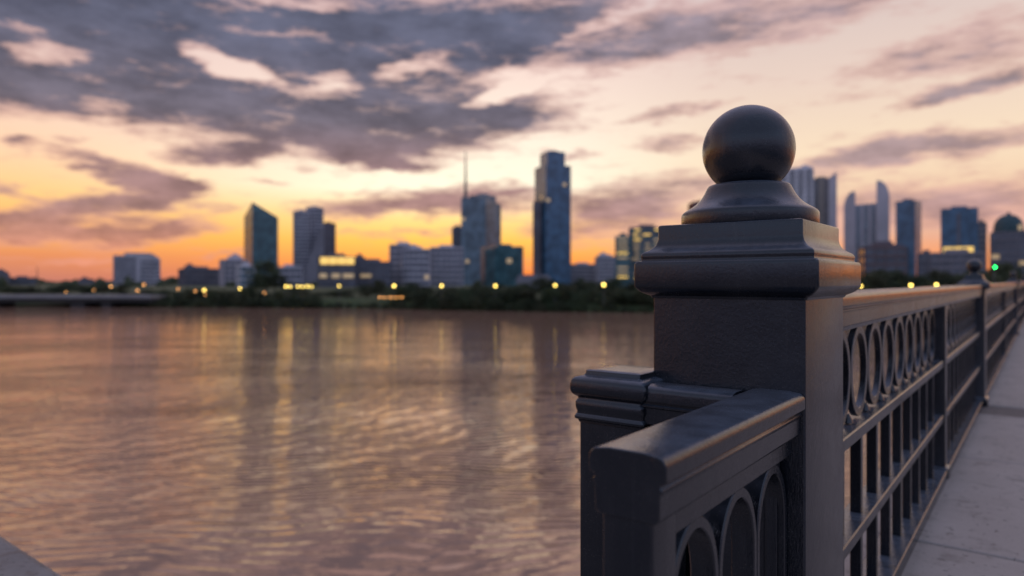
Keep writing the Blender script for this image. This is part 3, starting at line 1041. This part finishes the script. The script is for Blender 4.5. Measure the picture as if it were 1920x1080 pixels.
def crown_mesh(seed, h, w, nclump, nleaf, leaf, mats, low=.22):
    r = random.Random(seed)
    mb = MB()
    for _ in range(nclump):
        a = r.uniform(0, 2 * math.pi)
        zz = r.random()
        rad = w / 2 * math.sqrt(r.random()) * (math.sin(math.pi * (.12 + .82 * zz)) ** .6)
        c = Vector((rad * math.cos(a), rad * math.sin(a), h * (low + (1 - low) * (.08 + .86 * zz))))
        cr = w * r.uniform(.10, .20)
        for _ in range(nleaf):
            d = Vector((r.gauss(0, 1), r.gauss(0, 1), r.gauss(0, .75)))
            d = d.normalized() * cr * r.random() ** .35
            p = c + d
            if p.z < 0.05:
                continue
            u = Vector((r.gauss(0, 1), r.gauss(0, 1), r.gauss(0, .6))).normalized()
            v = u.cross(Vector((r.gauss(0, 1), r.gauss(0, 1), r.gauss(0, 1)))).normalized()
            s = leaf * r.uniform(.6, 1.4)
            mb.add([p - u * s * .5, p + v * s * .32, p + u * s * .5, p - v * s * .32], [(0, 1, 2, 3)])
    return mb.mesh('crown', mats)


def trunk_mesh(seed, h, rad):
    r = random.Random(seed)
    mb = MB()
    top = (r.uniform(-.3, .3), r.uniform(-.3, .3), h * .75)
    mb.tube([(0, 0, -.4), (top[0] * .3, top[1] * .3, h * .35), top], [rad, rad * .75, rad * .3], 7)
    for _ in range(4):
        a = r.uniform(0, 6.28)
        z = h * r.uniform(.3, .55)
        mb.tube([(0, 0, z), (math.cos(a) * h * .22, math.sin(a) * h * .22, z + h * .25)], [rad * .45, rad * .15], 5)
    return mb.mesh('trunk', BARK, 60)


TREE = []
for k in range(6):
    mt = LEAF if k % 3 else LEAF2
    TREE.append((crown_mesh(k + 1, 8.0, 7.0 + (k % 3), 46, 34, .55, mt), trunk_mesh(k, 8.0, .22)))
BUSH = [crown_mesh(40 + k, 3.0, 5.2, 26, 34, .4, LEAF2 if k == 1 else LEAF, low=.02) for k in range(3)]
KIND = ['dark leafy tree', 'broad dark tree', 'round green tree', 'bushy tree', 'olive tree', 'loose tree']


def place_tree(px, back, top, label, k=None, group='trees on the far riverbank'):
    D = shore_y(px) + back
    z0 = bank_z(px, back)
    hgt = zpx(top, D) - z0
    k = rnd.randrange(6) if k is None else k
    t = empty('bank_tree', wc((px - CX) / F_PX * D, D, z0 - .05), label, 'tree', group, rnd.uniform(0, 6.28))
    sx = max(.75, min(1.5, hgt / 8)) * rnd.uniform(.9, 1.2)
    t.scale = (sx, sx, hgt / 8)
    link('trunk', TREE[k][1], t)
    link('crown', TREE[k][0], t)
    return t


def where(px):
    for lim, s in ((310, 'by the low bridge'), (450, 'left of the slant roofed tower'), (545, 'in front of the slant roofed tower'), (600, 'below the grey slab tower'),
                   (680, 'below the lit top floor office'), (810, 'below the stepped apartment block'), (880, 'left of the mast tower'), (985, 'below the mast tower'),
                   (1075, 'below the tallest skyscraper'), (1160, 'below the low grey blocks'), (1260, 'below the lit office by the pillar'), (1630, 'just right of the pillar'),
                   (1705, 'below the low red brown block'), (1760, 'below the narrow blue tower'), (1850, 'behind the nearest small ball post')):
        if px < lim:
            return s
    return 'at the right picture edge'


def tops(px):
    pts = [(-200, 536), (0, 534), (205, 534), (230, 541), (300, 546), (440, 545), (465, 541), (540, 543), (575, 544), (600, 547), (650, 545), (690, 535), (740, 528), (830, 534), (900, 536),
           (1000, 530), (1060, 527), (1150, 529), (1240, 530), (1560, 520), (1640, 508), (1740, 514), (1830, 508), (1960, 505), (2200, 510)]
    for (a, ya), (b_, yb) in zip(pts, pts[1:]):
        if px <= b_:
            return ya + (yb - ya) * (px - a) / (b_ - a)
    return 510


seen = {}


def tlabel(base, px):
    return f'{base} {where(px)}'


px = -60
while px < 2040:
    if 1262 < px < 1560:
        px += 60
        continue
    for row in range(3):
        back = (5.5, 13, 26)[row] + rnd.uniform(-1.5, 3)
        if px < 285:
            if row == 0:
                continue
            back += 14
        q = px + rnd.uniform(-14, 14)
        k = rnd.randrange(6)
        tp = tops(q) + (rnd.uniform(8, 20), rnd.uniform(0, 10), rnd.uniform(-3, 8))[row]
        if 590 < q < 730 and row == 0:
            continue
        if rnd.random() < .14:
            tp -= rnd.uniform(5, 12)
        place_tree(q, back, tp, tlabel(KIND[k] + (' at the front', ' in the middle row', ' in the back row')[row], q), k)
    px += 31
# the tall dark tree in front of the slanted tower and two companions
place_tree(497, 60, 489, 'tallest dark tree, standing before the slant roofed tower', 3)
place_tree(515, 46, 512, 'dark tree at the right foot of the tallest tree', 1)
place_tree(482, 40, 516, 'dark tree at the left foot of the tallest tree', 1)
for i in range(116):
    row = i % 2
    px = 272 + (i // 2) * 17.2 + rnd.uniform(-6, 6) + row * 8
    if row and 600 < px < 725:
        continue
    back = rnd.uniform(4.0, 8.0) if row else rnd.uniform(.9, 2.6)
    D = shore_y(px) + back
    k = rnd.randrange(3)
    s = rnd.uniform(.7, 1.15) * (.55 if (590 < px < 730 or px > 1090) and not row else 1)
    o = link('shore_bush', BUSH[k], None, 0, wc((px - CX) / F_PX * D, D, bank_z(px, back) - .15))
    o.rotation_euler.z = rnd.uniform(0, 6.28)
    o.scale = (s, s, s)
    tag(o, f'{["dark", "olive", "rounded"][k]} bush {["at the water edge", "up the bank"][row]} {where(px)}', 'bush', 'bushes along the water edge')

# distant woods: too far and too many to tell apart
m = MB()
for i in range(420):
    px = rnd.uniform(-500, 2500)
    D = rnd.uniform(480, 1500)
    gz = bank_z(0, 400) - 1
    h = (rnd.uniform(518, 530) - HY) / F_PX * -D + EYE - gz
    h = max(4.5, h)
    c = wc((px - CX) / F_PX * D, D, gz)
    w = rnd.uniform(7, 13) * D / 700
    seg = 7
    prof = [(w * .5, 0), (w * .62, h * .3), (w * .55, h * .6), (w * .3, h * .88), (w * .08, h)]
    rings = [[(c[0] + r_ * rnd.uniform(.7, 1.25) * math.cos(2 * math.pi * j / seg), c[1] + r_ * rnd.uniform(.7, 1.25) * math.sin(2 * math.pi * j / seg), c[2] + z * rnd.uniform(.9, 1.1)) for j in range(seg)] for r_, z in prof]
    m.loft(rings)
tag(m.obj('distant_woods', LEAF, smooth=70), kind='stuff')

# ------------------------------------------------------------------ lamps and the signal
pole_m = MB()
pole_m.lathe([(.10, 0), (.10, .5), (.05, .6), (.045, .96), (.08, 1.0)], seg=10)
POLE = pole_m.mesh('pole', METAL, 40)
gl = MB()
gl.lathe([(.30 * math.sin(a), -.30 * math.cos(a)) for a in [math.radians(8 + i * 164 / 10) for i in range(11)]], seg=14)
GL_Y, GL_O = gl.mesh('lamp_globe', GLOBE, 60), gl.mesh('lamp_globe', GLOBE2, 60)


def lamp(px, py, back, label, me=None, s=1.0):
    D = shore_y(px) + back
    z0 = bank_z(px, max(back, 2.0)) - .1
    z1 = zpx(py, D)
    t = empty('park_lamp', wc((px - CX) / F_PX * D, D, z0), label, 'street lamp', 'lit lamps along the far bank')
    p = link('pole', POLE, t)
    p.scale = (1, 1, z1 - .24 - z0)
    o = link('lamp_globe', me or GL_Y, t, 0, (0, 0, z1 - z0))
    o.scale = (s, s, s)


for px, py, label, s in ((383, 544, 'bright yellow lamp below the low dark block', 1.0), (450, 541, 'yellow lamp below the mid height stepped block', .85), (536, 537, 'yellow lamp left of the row below the grey slab tower', .9),
                         (544, 537.5, 'second yellow lamp left of the row below the grey slab tower', .75), (636, 536, 'yellow lamp under the lit top floor office', .75), (739, 536, 'bright yellow lamp below the stepped apartment block', 1.05), (828, 536, 'yellow lamp left of the mast tower', 1.0),
                         (929, 536, 'yellow lamp below the dark glass podium', 1.0), (1041, 535, 'yellow lamp below the tallest skyscraper', .9), (1132, 534, 'bright yellow lamp below the mid height grey block', 1.1),
                         (1614, 537, 'lamp half hidden at the right edge of the pillar cap', 1.0), (1708, 535, 'lamp above the railing below the narrow blue tower', 1.1), (1756, 534, 'lamp above the railing just left of the nearest small ball post', 1.1),
                         (558, 537, 'first lamp of the short row below the grey slab tower', .8), (567, 537.4, 'second lamp of the short row below the grey slab tower', .75), (576, 537, 'third lamp of the short row below the grey slab tower', .8), (584, 537.2, 'last lamp of the short row below the grey slab tower', .7)):
    lamp(px, py, 3.4, label, None, s * .92)
for px, py, label, s in ((208, 537, 'faint lamp left of the wide grey block foot', .6), (258, 545, 'faint lamp at the wide grey block foot, lower one', .6), (270, 534, 'faint lamp at the wide grey block foot, upper one', .6), (334, 542, 'faint lamp under the left end of the low dark block', .45),
                         (366, 546, 'faint orange lamp left of the bright lamp below the low dark block', .5), (124, 548, 'faint lamp over the low bridge, leftmost', .4), (176, 544, 'faint lamp over the low bridge, right one', .4),
                         (496, 549, 'faint orange lamp under the tallest dark tree', .5), (385, 552, 'small orange lamp just under the bright lamp below the low dark block', .4)):
    lamp(px, py, 3.2, label, GL_O, s)
for i, px in enumerate((712, 722, 732, 742, 753)):
    lamp(px, 557.5, 2.6, ['leftmost', 'second', 'middle', 'fourth', 'rightmost'][i] + ' of the low orange path lights on the grass bank', GL_O, .55)

D = 150
x = (1865 - CX) / F_PX * D
t = empty('traffic_signal', wc(x, D, -.02), 'traffic signal showing green beside the second small ball post', 'traffic light', None, TH)
zl = zpx(501, D) + .02
m = MB()
m.tube([(0, .25, 0), (0, .25, zl + 1.2)], [.09, .07], 10)
m.obj('pole', METAL, t, 50)
m = MB()
m.box(-.2, .2, -.1, .14, zl - .28, zl + 1.0)
m.obj('housing', CON_DARK, t, bevel=.04)
for i, (dz_, mm) in enumerate(((0, GREEN), (.36, G_DARK), (.72, G_DARK))):
    m = MB()
    m.lathe([(.15, 0), (.14, .02), (.08, .045), (.01, .05)], seg=20)
    o = m.obj('signal_lens', mm, t, 50)
    o.rotation_euler.x = math.pi / 2
    o.location = (0, -.102, zl + dz_)
    if i == 0:
        o['label'] = 'lit green lens'

# things that would read alike are told apart by their order from the left
alike = {}
for o in list(COL.objects):
    if o.parent is None and 'label' in o and ('bank_tree' in o.name or 'shore_bush' in o.name):
        alike.setdefault(o['label'], []).append(o)
NTH = ['leftmost', 'second from left', 'third from left', 'fourth from left', 'fifth from left', 'sixth from left', 'seventh from left', 'eighth from left', 'ninth from left']
for lab, os_ in alike.items():
    if len(os_) > 1:
        os_.sort(key=lambda o: (o.location.x * CT + o.location.y * ST) / (-o.location.x * ST + o.location.y * CT))
        for i, o in enumerate(os_):
            o['label'] = lab + ', ' + (NTH[i] if i < len(os_) - 1 else 'rightmost')
